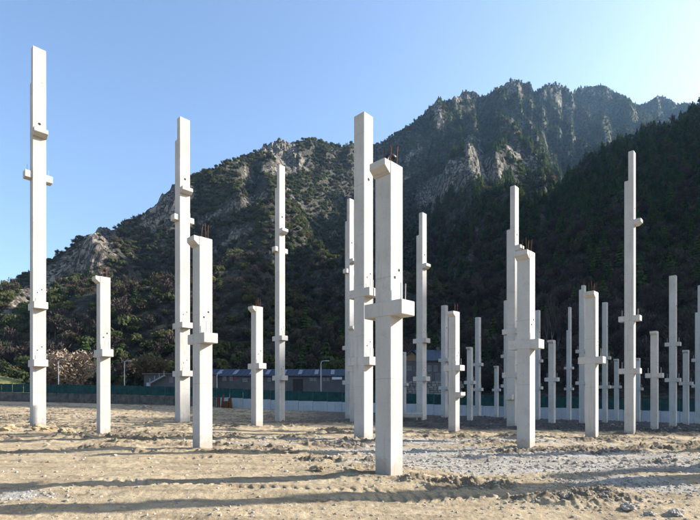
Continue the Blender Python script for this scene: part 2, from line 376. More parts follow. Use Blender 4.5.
def ground_h(X, Y, full=True):
    z = smooth_ground(X, Y)
    near = 1-sstep(80, 112, np.hypot(X, Y))
    cl = blobs(CLODS, X, Y)
    z = z + near*(.16*(fbm(X*.35, Y*.35, 3, 3)-.5) + .09*(fbm(X*1.3, Y*1.3, 4, 11)-.5) + 0.026*(fbm(X*6, Y*6, 3, 21)-.5) + .014*(vnoise(X*19, Y*19, 25)-.5))
    hmk = np.clip(fbm(X*.75, Y*1.1, 4, 71)-.55, 0, 1)*(.2+.8*sstep(13, 20, Y))*near; z = z + hmk*(.08+.5*ridged(X*2.6, Y*2.6, 3, 73))
    cm = np.clip(cl*1.5+(fbm(X*.9, Y*.9, 3, 31)-.56+.06*sstep(14, 24, Y))*1.6, 0, 1)*np.clip(cl*3+.4, 0, 1)
    cm = np.clip(cm + hmk*3.4*fbm(X*1.7, Y*2.6, 3, 75), 0, 1)
    cm = np.clip(cm + .75*sstep(.54, .68, fbm(X*.33, Y*1.15, 4, 79))*sstep(12.5, 17, Y), 0, 1)
    z = z + near*cm*(.30*ridged(X*2.1, Y*2.6, 4, 41)-.09 + .06*(fbm(X*11, Y*11, 2, 45)-.5))
    for q_, (x, y, s, *_) in enumerate(COLPOS):        # backfilled, disturbed soil round every foot
        ox, oy = .35*math.cos(q_*2.4), .25*math.sin(q_*2.4)
        hp = np.exp(-((X-x-ox)**2+(Y-y-oy)**2)/(s*1.9)**2)
        z = z + hp*(.02+.15*ridged(X*2.3, Y*2.3, 3, 51)*fbm(X*.9, Y*.9, 2, 53)); cm = np.maximum(cm, .8*hp*fbm(X*2, Y*2, 3, 55)*1.5)
    # wheel ruts
    for off, ang, ph in ((9.2, .25, 0), (10.9, .25, .4), (8.3, -.18, 2), (13.6, .05, 1), (15.2, .05, 1.3)):
        c = Y-(off+ang*X*.35+.5*np.sin(X*.32+ph)); z = z - .03*np.exp(-(c/.20)**2)*near + .015*np.exp(-((np.abs(c)-.36)/.13)**2)*near
    for off, sl, bw in ((8.6, .10, .0), (10.5, .10, .0), (9.4, -.22, .35), (11.3, -.22, .35), (14.8, .16, 1.0), (16.7, .16, 1.0), (12.6, -.05, .6)):
        c = Y-(off+sl*X+.35*np.sin(X*.21+bw)); tr = np.exp(-(c/.21)**4)*near*(.55+.45*np.sign(np.sin(2*math.pi*(X/.24+np.abs(c)*1.8))))
        vis_ = sstep(.40, .56, fbm(X*.28+off, Y*.28, 2, 77)); z = z - .030*tr*vis_ + .016*np.exp(-((np.abs(c)-.27)/.07)**2)*vis_*near
    if full: return z, cm
    return z
def gz(x, y): return float(ground_h(np.array([x]), np.array([y]), False)[0])

# fan-shaped sheet: fine in front of the camera, coarse outwards to the horizon
pxs = np.concatenate([np.linspace(-2600, -60, 40)[:-1], np.linspace(-60, 760, 820), np.linspace(760, 3300, 40)[1:]])
az = np.arctan((pxs-350)/FPX)
az = np.concatenate([np.linspace(-math.pi, az[0], 24)[:-1], az, np.linspace(az[-1], math.pi, 24)[1:]])
rr = [.5, 1.2, 2.2, 3.4, 4.6]
r = 5.6
while r < 85: r *= 1.0042 if r > 6.4 else 1.02; rr.append(r)
while r < 1800: r *= 1.07; rr.append(r)
rr = np.array(rr)
A2, R2 = np.meshgrid(az, rr)
GX = np.sin(A2)*R2; GY = np.cos(A2)*R2
GZ, GC = ground_h(GX, GY)
GG = blobs(GRAV, GX, GY)
GT = sstep(-.25, .25, (GY-31-.25*np.maximum(8-GX, 0))/7 + .9*(fbm(GX*.25, GY*.25, 4, 301)-.5))*sstep(-14, 2, GX+4*(fbm(GX*.2, GY*.2, 3, 305)-.5))*.92   # hill's shade at the back right, put into the colour as dark gravel
nc = len(az); nr = len(rr)
idx = np.arange(nr*nc).reshape(nr, nc)
F = np.stack([idx[:-1, :-1], idx[:-1, 1:], idx[1:, 1:], idx[1:, :-1]], -1).reshape(-1, 4)[:, ::-1]
gnd = npmesh('ground', np.stack([GX, GY, GZ], -1).reshape(-1, 3), F, M['ground'], True, attrs={'clod': GC, 'gravel': GG, 'rear_shade': GT})
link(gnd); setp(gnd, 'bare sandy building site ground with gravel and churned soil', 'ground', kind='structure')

# ------------------------------------------------------------------ mountain
SKY = [(-900, 392), (-300, 375), (-100, 325), (0, 289), (15, 279), (29, 270), (48, 258), (61, 248), (79, 235), (90, 227), (100, 223), (110, 227), (123, 222), (136, 217), (154, 206), (172, 188), (190, 175), (215, 165), (235, 157), (253, 151), (263, 143.5), (272, 139), (280, 137), (287, 141.5), (294, 139), (311, 135.6), (329, 141), (343, 144), (353, 141), (365, 145), (380, 141.5), (389, 135), (404, 126), (420, 115), (432, 101), (438, 96), (444, 100), (449, 99), (455, 92), (466, 87.7), (475, 88), (480, 94.5), (486, 94), (494, 87), (503, 82), (512, 77.5), (518, 79), (524, 80), (531, 81.5), (534, 89), (538, 88), (548, 82), (557, 81), (565, 84.6), (572, 91), (577, 86), (586, 84), (603, 82), (611, 87.7), (617, 90), (629, 96), (635, 101.5), (646, 101.5), (654, 95), (663, 93), (672, 98.5), (677, 101.5), (688, 100.6), (700, 102.5), (760, 110), (900, 130), (1400, 140), (4000, 140)]
SKX = np.array([a for a, b in SKY]); SKYY = np.array([b for a, b in SKY])
RIDA = [(-900, 396), (300, 394), (380, 335), (440, 290), (500, 245), (540, 205), (571, 171), (586, 158.5), (606, 148), (617, 141), (641, 131), (663, 125), (688, 113), (700, 107), (760, 85), (900, 75), (4000, 75)]
RAX = np.array([a for a, b in RIDA]); RAY = np.array([b for a, b in RIDA])
def itp(x, pts): return np.interp(x, [a for a, b in pts], [b for a, b in pts])
mpx = np.concatenate([np.linspace(-900, -60, 30)[:-1], np.linspace(-60, 765, 580), np.arange(767, 767+70)])   # the last 70 columns run on to the right outside the frame
mY = np.geomspace(60, 1950, 560)
MPX, MY = np.meshgrid(mpx, mY); MX = wx(np.minimum(MPX, 765), MY)
off = np.concatenate([np.zeros(len(mpx)-70), np.geomspace(3, 650, 70)]); MX = MX+off[None, :]; FPXX = 350+FPX*MX/MY   # sideways pseudo pixel of every vertex
crest = itp(FPXX, [(-900, 420), (0, 330), (100, 400), (200, 490), (280, 590), (345, 650), (380, 710), (440, 800), (520, 1000), (560, 1140), (590, 1330), (760, 1550), (4000, 1550)])
foot = itp(FPXX, [(-900, 120), (450, 120), (560, 100), (760, 92), (900, 82), (4000, 78)])
pw = itp(FPXX, [(-900, 1.35), (760, 1.4), (1000, 1.0), (1300, .5), (4000, .4)])
tgt = (HOR-(np.interp(FPXX, SKX, SKYY)+3.0))/FPX; off0 = off[None, :] > 0
zc = tgt*crest+EYE
T = np.clip((MY-foot)/(crest-foot), 0, 1)
zB = zc*T**pw - np.maximum(MY-crest, 0)*.55
amp = sstep(0, .25, T)*np.clip(zc/300, .3, 1.6)
def saw(u, k=.3):
    f = u-np.floor(u); return np.where(f < k, f/k, (1-f)/(1-k))
wob = fbm(MX/190, MY/190, 3, 63)*1.7; wob2 = fbm(MX/60, MY/90, 3, 65)*1.5
amplm = .55+.9*fbm(MX/150, MY/220, 2, 67)
zB = zB + amp*amplm*(34*(saw(MX/165+wob+.0012*MY)-.5)+13*(saw(MX/58+wob2+.002*MY, .35)-.5))
gul = ridged(MX/210+.0006*MY+.3*fbm(MX/160, MY/160, 2, 5), MY/520, 4, 61)
gul2 = ridged(MX/75+.2, MY/150, 4, 71)
zB = zB + amp*(24*(gul-.45)+13*(gul2-.45)+13*(fbm(MX/28, MY/28, 4, 81)-.5))
# hand-placed spurs and hollows: px, depth, half width m across, half length m in depth, height, skew (m sideways per m of depth)
SPURS = [(60, 260, 30, 80, 26, .25), (165, 350, 36, 95, 32, .2), (262, 350, 45, 95, 44, .1), (120, 300, 55, 90, -30, .2), (205, 340, 50, 100, -30, .2), (110, 205, 95, 32, 15, 0), (30, 190, 60, 30, 8, 0),
         (455, 430, 52, 95, 34, .05), (400, 500, 60, 160, -45, .1), (310, 560, 50, 160, 24, .1), (345, 430, 55, 130, -36, .1), (525, 560, 55, 150, 40, .1), (570, 620, 50, 160, -24, .1)]
for px, yy, a, b, h, sk in SPURS:
    x0 = wx(px, yy); u = MX-x0-sk*(MY-yy)
    zB = zB + h*np.exp(-(u/a)**2-((MY-yy)/b)**2)
for px, yy, a, h in ((85, 290, 36, 22), (170, 385, 34, 26), (235, 380, 40, 16), (450, 440, 46, 20), (488, 455, 40, 20), (437, 690, 30, 40), (465, 760, 40, 36), (524, 640, 34, 26), (548, 760, 36, 26)):   # cliffs
    u = (MX-wx(px, yy))/a; f_ = MY-yy+14*(fbm(MX/25, MY/60, 3, 99)-.5)*2-u*8
    zB = zB + h*np.exp(-u*u)*sstep(-9, 9, f_)*np.exp(-np.maximum(f_, 0)/130)
for _ in range(4):
    el = (zB-EYE)/MY
    mxe = el.max(0, keepdims=True)
    sc_ = np.clip(tgt[-1:]/np.maximum(mxe, 1e-3), .5, 1.8)
    k = np.array([.25, .5, .25]); s1 = np.convolve(np.pad(sc_[0], 1, mode='edge'), k, 'valid')[None, :]
    s1 = np.where(off0, 1, s1)
    zB = EYE + (zB-EYE)*np.where(zB > EYE, s1**np.clip(T*1.6, 0, 1), 1)
# near spur on the right
crA = itp(FPXX, [(-900, 380), (540, 400), (700, 400), (4000, 400)])
tA = (HOR-(np.interp(FPXX, RAX, RAY)+3.0))/FPX
zAc = tA*crA+EYE
TA = np.clip((MY-foot)/(crA-foot), 0, 1)
zA = zAc*TA**1.25 - np.maximum(MY-crA, 0)*.5 + sstep(0, .3, TA)*np.clip(zAc/250, 0, 1)*(16*(ridged(MX/95, MY/240, 4, 91)-.45)+8*(fbm(MX/30, MY/30, 4, 95)-.5))
ea = ((zA-EYE)/MY).max(0, keepdims=True)
sA = np.where(off0, 1, np.clip(tA[-1:]/np.maximum(ea, 1e-3), .6, 1.5))
zA = EYE+(zA-EYE)*np.where(zA > EYE, sA**np.clip(TA*1.5, 0, 1), 1)
zBl = 152*sstep(88, 100, MY+5*(fbm(MX/40, MY/40, 3, 97)-.5))+24*sstep(125, 165, MY)+(245-176)*sstep(190, 330, MY); zBl = (zBl*sstep(170, 290, MX) - 40*(MX < 175))*(1-.0*MX) - np.maximum(MY-420, 0)*.5   # unseen steep bluff right of the frame, shaped to throw shade on site and slopes
zA = np.where(off0, np.maximum(zA, zBl), zA)
kk = 6.0; dlt = np.clip((zA-zB)/kk, -30, 30)
MZ = zB + kk*np.log1p(np.exp(dlt))
MZ = np.where((MY < foot) & ~(off0 & (zBl > 0)), -4 - (foot-MY)*.1, MZ-3.2*np.exp(-((MY-foot)/12)**2))
# bare rock: soft regions on the mountain where the photograph shows cliffs
PYY = HOR-(MZ-EYE)/MY*FPX
ROCKS = [((10, 318), (52, 275), 13, 1), ((52, 275), (105, 234), 13, 1), ((150, 222), (186, 196), 15, 1), ((203, 222), (262, 196), 9, .75), ((212, 250), (250, 230), 8, .7), ((262, 148), (290, 152), 9, .85), ((275, 150), (290, 172), 7, .6),
         ((428, 196), (462, 172), 14, 1), ((462, 172), (496, 166), 14, 1), ((470, 150), (480, 160), 12, .8), ((434, 103), (440, 125), 6, .9), ((452, 97), (476, 95), 7, .8), ((512, 150), (534, 165), 9, .75), ((500, 85), (520, 88), 6, .7),
         ((0, 352), (30, 325), 6, .7), ((545, 95), (575, 110), 6, .5), ((583, 90), (608, 96), 7, .6), ((655, 98), (668, 100), 5, .6), ((240, 175), (300, 165), 10, .45), ((520, 130), (545, 120), 7, .5), ((320, 160), (335, 175), 8, .35), ((390, 165), (420, 150), 8, .4), ((180, 215), (200, 235), 10, .5)]
ROCK = np.zeros(MZ.shape)
for (x0, y0), (x1, y1), rad, st in ROCKS:
    dx, dy = x1-x0, y1-y0; L2 = dx*dx+dy*dy
    tt = np.clip(((MPX-x0)*dx+(PYY-y0)*dy)/L2, 0, 1)
    dd = np.hypot(MPX-x0-tt*dx, PYY-y0-tt*dy)
    ROCK = np.maximum(ROCK, st*np.exp(-(dd/rad)**2))
upl = (1-sstep(275, 310, PYY))*(1-.55*sstep(400, 520, MPX))
ROCK = np.clip(ROCK + .35*(ridged(MX/60, MY/60, 3, 101)-.55) + upl*1.7*np.clip(ridged(MX/46+fbm(MX/30, MY/30, 2, 103), MY/70, 4, 105)-.50, 0, .4), 0, 1)
# cliffs: broken faces
cl = np.clip(ROCK*1.3-.25, 0, 1)
MZ2 = MZ + cl*(15*(ridged(MX/26, MY/60, 4, 111)-.5)+7*(fbm(MX/9, MY/14, 3, 121)-.5)+4.5*(vnoise(MX/2.9, MY/5.5, 125)-.5))*np.clip(MY/420, .4, 1.4)
MZ = MZ2
nr, nc = MZ.shape
idx = np.arange(nr*nc).reshape(nr, nc)
F = np.stack([idx[:-1, :-1], idx[:-1, 1:], idx[1:, 1:], idx[1:, :-1]], -1).reshape(-1, 4)
mtn = npmesh('mountain', np.stack([MX, MY, MZ], -1).reshape(-1, 3), F, M['mountain'], False, attrs={'rock': ROCK})
link(mtn); setp(mtn, 'steep wooded mountain with rocky crags behind the building site', 'mountain', kind='structure')
def mz_at(x, y):
    fx = np.interp(min(350+FPX*x/y, 765), mpx, np.arange(len(mpx))); fy = np.interp(y, mY, np.arange(len(mY)))
    i = int(min(fy, nr-2)); j = int(min(fx, nc-2)); a = fy-i; b = fx-j
    return float((MZ[i, j]*(1-b)+MZ[i, j+1]*b)*(1-a)+(MZ[i+1, j]*(1-b)+MZ[i+1, j+1]*b)*a)

# ------------------------------------------------------------------ trees: crown meshes shared by all
def quads_cloud(C, N, size, rng, aspect=1.0):
    n = len(C); N = N/np.linalg.norm(N, axis=1, keepdims=True)
    a = np.cross(N, rng.normal(size=(n, 3))); a /= np.linalg.norm(a, axis=1, keepdims=True); b = np.cross(N, a)
    s = size*rng.uniform(.6, 1.35, (n, 1))
    V = np.stack([C-a*s-b*s*.35*aspect, C+a*s*.2-b*s*aspect, C+a*s+b*s*.3*aspect, C-a*s*.3+b*s*aspect], 1).reshape(-1, 3)
    return V, np.arange(n*4).reshape(n, 4)
def crown_oak(seed, n=420, flat=.8, size=.34):
    rng = np.random.default_rng(seed); nb = 11
    bc = rng.normal(size=(nb, 3)); bc /= np.linalg.norm(bc, axis=1, keepdims=True); bc *= rng.uniform(.4, 1.9, (nb, 1)); bc[:, 2] = np.abs(bc[:, 2])*flat*1.1
    br = rng.uniform(.75, 1.35, nb)
    k = rng.integers(0, nb, n); d = rng.normal(size=(n, 3)); d /= np.linalg.norm(d, axis=1, keepdims=True)
    C = bc[k]+d*br[k][:, None]*rng.uniform(.75, 1.08, (n, 1)); C[:, 2] = C[:, 2]*flat+2.1
    return quads_cloud(C, d+rng.normal(size=(n, 3))*.45, size, rng)
def crown_pine(seed, n=380, h=7.5, rad=1.9):
    rng = np.random.default_rng(seed); tz = rng.uniform(0, 1, n)**1.3; tier = np.round(tz*8)/8*.75+tz*.25
    R = rad*(1-tier)**.8*(rng.uniform(.55, 1.1, n))*(1+.25*np.sin(seed+rng.integers(0, 4, n))); th = rng.uniform(0, 2*np.pi, n)
    C = np.stack([np.cos(th)*R, np.sin(th)*R, 1.0+tier*(h-1)-R*.18], 1)
    N = np.stack([np.cos(th)*.6, np.sin(th)*.6, np.full(n, .8)], 1)+rng.normal(size=(n, 3))*.4
    return quads_cloud(C, N, .34, rng)
def crown_bare(seed, n=620, spread=1.0, leafy=.25, wild=.55, nb=9, wd=1.0, ln=1.0):
    """leafless crown: thin twigs fanning out and up from boughs"""
    rng = np.random.default_rng(seed)
    th = rng.uniform(0, 6.283, nb); up = rng.uniform(.5, 1.4, nb)
    tip = np.stack([np.cos(th)*rng.uniform(.6, 2.0, nb)*spread, np.sin(th)*rng.uniform(.6, 2.0, nb)*spread, 1.6+up*2.6], 1); root = np.array([0, 0, 1.0])
    k = rng.integers(0, nb, n); f = rng.uniform(.25, 1.0, n)[:, None]
    P = root+(tip[k]-root)*f+rng.normal(size=(n, 3))*(.10 if ln == 1 else .32)
    d = (tip[k]-root); d /= np.linalg.norm(d, axis=1, keepdims=True); d = d+rng.normal(size=(n, 3))*wild; d[:, 2] += .35; d /= np.linalg.norm(d, axis=1, keepdims=True)
    L = rng.uniform(.5, 1.5, (n, 1))*ln; w = rng.uniform(.022, .05, (n, 1))*wd; sd = np.cross(d, rng.normal(size=(n, 3))); sd /= np.linalg.norm(sd, axis=1, keepdims=True)
    bend = rng.normal(size=(n, 3))*.12
    Q = np.stack([P-sd*w, P+sd*w, P+d*L*.6+bend+sd*w*.7, P+d*L], 1).reshape(-1, 3); Fq = np.arange(n*4).reshape(n, 4)
    m = int(n*leafy); C = (P+d*L*rng.uniform(.3, 1, (n, 1)))[:m]
    V2, F2 = quads_cloud(C, rng.normal(size=(m, 3)), .15, rng)
    return np.concatenate([Q, V2]), np.concatenate([Fq, F2+len(Q)])
def trunk_mesh(name, h, r, mat, seed, limbs=5):
    rng = random.Random(seed); bm = bmesh.new(); pts = [Vector((0, 0, -1.0))]
    for k in range(1, 6): pts.append(Vector((rng.uniform(-.12, .12)*k*.5, rng.uniform(-.12, .12)*k*.5, h*k/5)))
    addtube(bm, pts, [r*1.25, r, r*.85, r*.65, r*.45, r*.22], 6)
    for i in range(limbs):
        b = pts[2+i % 3]; a = rng.uniform(0, 6.28); l = h*rng.uniform(.3, .5)
        e = b+Vector((math.cos(a)*l*.8, math.sin(a)*l*.8, l*.7)); mid = b.lerp(e, .5)+Vector((0, 0, -.1))
        addtube(bm, [b, mid, e], [r*.42, r*.3, r*.1], 5)
    me = bpy.data.meshes.new(name); bm.to_mesh(me); bm.free(); me.materials.append(mat); return me
def mk(name, VF, mat):
    o = npmesh(name, VF[0], VF[1], mat); me = o.data; bpy.data.objects.remove(o); return me
CROWN = {
 'oak': [mk('oak_crown', crown_oak(s), M['oak']) for s in (1, 2, 3)],
 'pine': [mk('pine_crown', crown_pine(s), M['pine']) for s in (4, 5, 6)],
 'bare': [mk('bare_crown', crown_bare(s), M['twig']) for s in (7, 8, 9)],
 'dry': [mk('dry_crown', crown_oak(s, 360, .95, .22), M['dry']) for s in (11, 12)],
}
TRUNK = {'oak': trunk_mesh('oak_trunk', 3.0, .20, M['bark'], 1), 'pine': trunk_mesh('pine_trunk', 6.6, .17, M['bark'], 2, 0),
         'bare': trunk_mesh('bare_trunk', 4.2, .15, M['bark'], 3, 7), 'dry': trunk_mesh('dry_trunk', 3.4, .16, M['bark'], 4)}

# scatter positions over the mountain
vis = np.maximum.accumulate((MZ-EYE)/MY, axis=0)
cellA = np.abs(np.gradient(MX, axis=1)*np.gradient(MY, axis=0))
slope = np.gradient(MZ, axis=0)/np.gradient(MY, axis=0)
inframe = (MPX > -45) & (MPX < 755)
seen = ((MZ+7-EYE)/MY >= vis-.004) & inframe & (MY > foot+2) & (MY < np.maximum(crest, crA)+45)
spacing = 3.5 + MY/900*1.5
dens = cellA*np.minimum(np.sqrt(1+slope**2), 2.6)*1.05/spacing**2*(1-.97*sstep(.35, .65, ROCK + .5*(fbm(MX/14, MY/14, 3, 131)-.5)))
thin = (1-sstep(390, 470, MPX))*(1-sstep(300, 335, PYY))
dens = dens*(1+.55*thin)*(1-.45*thin*sstep(.45, .62, fbm(MX/26, MY/26, 4, 139)))
dens = dens*np.where(fbm(MX/45, MY/45, 3, 137) < .30, .6, 1)
dens = dens + cellA*np.minimum(np.sqrt(1+slope**2), 2.6)*.012*sstep(.4, .7, ROCK)
cnt = RNG.poisson(np.where(seen, dens, 0))
ii, jj = np.nonzero(cnt); rep = cnt[ii, jj]; ii = np.repeat(ii, rep); jj = np.repeat(jj, rep)
okk = (ii < nr-1) & (jj < nc-1); ii = ii[okk]; jj = jj[okk]
a = RNG.uniform(0, 1, len(ii)); b = RNG.uniform(0, 1, len(ii))
def bil(G): return (G[ii, jj]*(1-b)+G[ii, jj+1]*b)*(1-a)+(G[ii+1, jj]*(1-b)+G[ii+1, jj+1]*b)*a
PX, PY, PZ = bil(MX), bil(MY), bil(MZ); PP = 350+FPX*PX/PY; PV = HOR-(PZ-EYE)/PY*FPX
# mixture of kinds by place: leafless low on the right and in the centre hollow, oak on the left, pines in the upper centre
mixn = fbm(PX/70, PY/70, 3, 141); mix2 = fbm(PX/25, PY/25, 3, 151)
pb = .10+.55*sstep(330, 520, PP)*sstep(200, 270, PV)+.30*sstep(200, 330, PP)*sstep(290, 330, PV)+.25*(mixn > .56)
pp = .03+.09*sstep(330, 420, PP)+.45*sstep(380, 470, PP)*(1-sstep(210, 270, PV))+.2*(mixn < .46)*sstep(250, 400, PP)
pd = .12+.15*(mix2 > .55)
u = RNG.uniform(0, 1, len(ii))
KIND = np.where(u < pb, 2, np.where(u < pb+pp, 1, np.where(u < pb+pp+pd, 3, 0)))
NAMES = ['oak', 'pine', 'bare', 'dry']
SCL = np.exp(RNG.normal(-.08, .26, len(ii))).clip(.5, 1.6)*np.where(KIND == 1, 1.0, np.where(KIND == 2, 1.05, .95))*np.where((KIND == 0) & (PP < 380), 1.1, 1.0)
onrock = bil(ROCK) > .5
SCL = np.where((PP < 430) & (PV < 300), SCL*.78, SCL); SCL = np.where((KIND == 1) & (PY > 550), SCL*.78, SCL); SCL = np.where(onrock, SCL*.5, SCL); KIND = np.where(onrock & (KIND == 2), 0, KIND)
ROTZ = RNG.uniform(0, 6.283, len(ii))
# the nearest trees stand as individuals
size_px = SCL*5/PY
vcol = vis[ii, jj]
front = (((PZ+4-EYE)/PY) >= vcol) & (PP > -5) & (PP < 705) & (PV < 388)
order = np.argsort(-np.where(front, size_px, 0))
NIND = 150
ind = order[:NIND]; mask = np.ones(len(ii), bool); mask[ind] = False
DESC = {'oak': 'rounded olive evergreen', 'pine': 'dark conifer', 'bare': 'bare brown tree', 'dry': 'dry russet tree'}
TCAT = {'oak': 'tree', 'pine': 'conifer', 'bare': 'bare tree', 'dry': 'tree'}
TNAME = {'oak': 'evergreen_tree', 'pine': 'conifer', 'bare': 'bare_tree', 'dry': 'russet_tree'}
GAPS = [(31, 'left of the leftmost column'), (97, 'between the two leftmost columns'), (125, 'left of the second lamp post'), (174, 'right of the second lamp post'), (214, 'around the column pair left of centre'), (251, 'left of the shed columns'), (274, 'between the shed columns'), (320, 'right of the slender column'), (350, 'left of the thick plain tall column'), (416, 'right of the nearest column'), (447, 'above the house roof'), (476, 'right of the house'), (506, 'left of the central stepped column'), (545, 'right of the large short column'), (566, 'behind the lone medium short column'), (586, 'left of the bright short column at right'), (623, 'left of the highest right column'), (651, 'right of the highest right column'), (677, 'behind the right shaded column'), (900, 'at the right edge')]
def zone(px, pv, s):
    g_ = next(w for lim, w in GAPS if px < lim)
    return g_+(', low down' if pv > 366 else ', partway up' if pv > 345 else ', higher up'), ('small ' if s < .85 else 'large ' if s > 1.08 else 'medium ')
for q in ind:
    kd = NAMES[KIND[q]]; vv = int(q) % len(CROWN[kd]); s = float(SCL[q])
    root = empty(TNAME[kd], (float(PX[q]), float(PY[q]), float(PZ[q])-.15), float(ROTZ[q])); root.scale = (s, s, s*random.uniform(.9, 1.15))
    link(bpy.data.objects.new('crown', CROWN[kd][vv]), root); link(bpy.data.objects.new('trunk', TRUNK[kd]), root)
    zz, sw = zone(PP[q], PV[q], s); setp(root, sw+DESC[kd]+' '+zz, TCAT[kd], 'trees at the foot of the slope')
by = {}
for o in COL.objects:
    if o.get('group') == 'trees at the foot of the slope': by.setdefault(o['label'], []).append(o)
ORD = ['leftmost', 'second from left', 'third from left', 'fourth from left', 'fifth from left', 'sixth from left', 'seventh from left', 'eighth from left', 'ninth from left', 'tenth from left']
for lb, os_ in by.items():
    if len(os_) > 1:
        for o, w_ in zip(sorted(os_, key=lambda o: o.location.x/o.location.y), ORD): o['label'] = lb+', '+(w_ if len((lb+' '+w_).split()) <= 16 else w_.split()[0]+' one')
# the rest of the wood, too far and too dense to count
def scatter(name, label, src_meshes, sel):
    parts = np.array_split(RNG.permutation(np.nonzero(sel)[0]), len(src_meshes))
    for me, s in zip(src_meshes, parts):
        if not len(s): continue
        src = bpy.data.objects.new(name+'_source', me)
        pm = bpy.data.meshes.new(name); pm.vertices.add(len(s))
        pm.vertices.foreach_set('co', np.stack([PX[s], PY[s], PZ[s]-.3], 1).astype(np.float32).ravel())
        for k_, v_ in (('scl', SCL[s]), ('rotz', ROTZ[s])):
            at = pm.attributes.new(k_, 'FLOAT', 'POINT'); at.data.foreach_set('value', v_.astype(np.float32))
        o = link(bpy.data.objects.new(name, pm)); setp(o, label, 'woodland', kind='stuff')
        ng = bpy.data.node_groups.new(name, 'GeometryNodeTree'); ng.interface.new_socket('Geometry', in_out='INPUT', socket_type='NodeSocketGeometry'); ng.interface.new_socket('Geometry', in_out='OUTPUT', socket_type='NodeSocketGeometry')
        N = ng.nodes; L = ng.links
        gi = N.new('NodeGroupInput'); go = N.new('NodeGroupOutput'); iop = N.new('GeometryNodeInstanceOnPoints'); ob = N.new('GeometryNodeObjectInfo')
        ob.inputs['Object'].default_value = src; ob.inputs['As Instance'].default_value = True
        a1 = N.new('GeometryNodeInputNamedAttribute'); a1.data_type = 'FLOAT'; a1.inputs['Name'].default_value = 'scl'
        a2 = N.new('GeometryNodeInputNamedAttribute'); a2.data_type = 'FLOAT'; a2.inputs['Name'].default_value = 'rotz'
        cx = N.new('ShaderNodeCombineXYZ')
        L.new(a2.outputs[0], cx.inputs[2]); L.new(gi.outputs[0], iop.inputs['Points']); L.new(ob.outputs['Geometry'], iop.inputs['Instance'])
        L.new(cx.outputs[0], iop.inputs['Rotation']); L.new(a1.outputs[0], iop.inputs['Scale']); L.new(iop.outputs[0], go.inputs[0])
        md = o.modifiers.new('scatter', 'NODES'); md.node_group = ng
for ki, (nm, lb) in enumerate((('oak_woodland', 'olive green evergreen woodland covering the mountain'), ('pine_woodland', 'dark green conifers covering the upper mountain'),
                               ('bare_woodland', 'leafless brown woodland on the shaded slopes'), ('russet_woodland', 'dry russet scrub scattered over the mountain'))):
    scatter(nm, lb, CROWN[NAMES[ki]], mask & (KIND == ki))
print('trees', len(ii), np.bincount(KIND))

# a few trees that stand out at the slope foot
def lone(name, px, py, Y, crown, trunk, s, label, cat, zs=1.0):
    x = wx(px, Y); z = wz(py, Y); r_ = empty(name, (x, Y, z), px*.7); r_.scale = (s, s, s*zs)
    link(bpy.data.objects.new('crown', crown), r_); link(bpy.data.objects.new('trunk', trunk), r_); setp(r_, label, cat); return r_
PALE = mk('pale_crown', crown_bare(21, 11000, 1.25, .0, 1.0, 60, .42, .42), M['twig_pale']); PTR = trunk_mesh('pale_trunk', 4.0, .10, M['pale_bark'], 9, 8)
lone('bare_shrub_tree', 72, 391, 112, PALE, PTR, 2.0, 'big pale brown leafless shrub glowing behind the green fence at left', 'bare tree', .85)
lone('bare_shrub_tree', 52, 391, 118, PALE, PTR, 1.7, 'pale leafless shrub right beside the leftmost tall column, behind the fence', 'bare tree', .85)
lone('bare_shrub_tree', 150, 389, 120, mk('brown_crown', crown_bare(22, 5000, 1.3, .3, .9, 40, .5, .5), M['dry']), TRUNK['bare'], 1.75, 'russet leafless tree behind the second lamp post', 'bare tree', .85)
for px, h, lb in ((547, 1.5, 'thin pale bare trunk, left one of three, on dark slope behind the lone short column'), (552, 1.75, 'thin pale bare trunk, middle one of three, on dark slope behind the lone short column'), (558, 1.4, 'thin pale bare trunk, right one of three, on dark slope behind the lone short column')):
    Y = 128 if px != 552 else 131; x = wx(px, Y); r_ = empty('slender_bare_tree', (x, Y, mz_at(x, Y)-.3), px); r_.scale = (h*.45, h*.45, h*2.2)
    link(bpy.data.objects.new('trunk', PTR), r_); cr = link(bpy.data.objects.new('crown', CROWN['bare'][1]), r_); cr.scale = (.55, .55, .75); cr.location = (0, 0, .9); setp(r_, lb, 'bare tree', 'thin pale trunks')

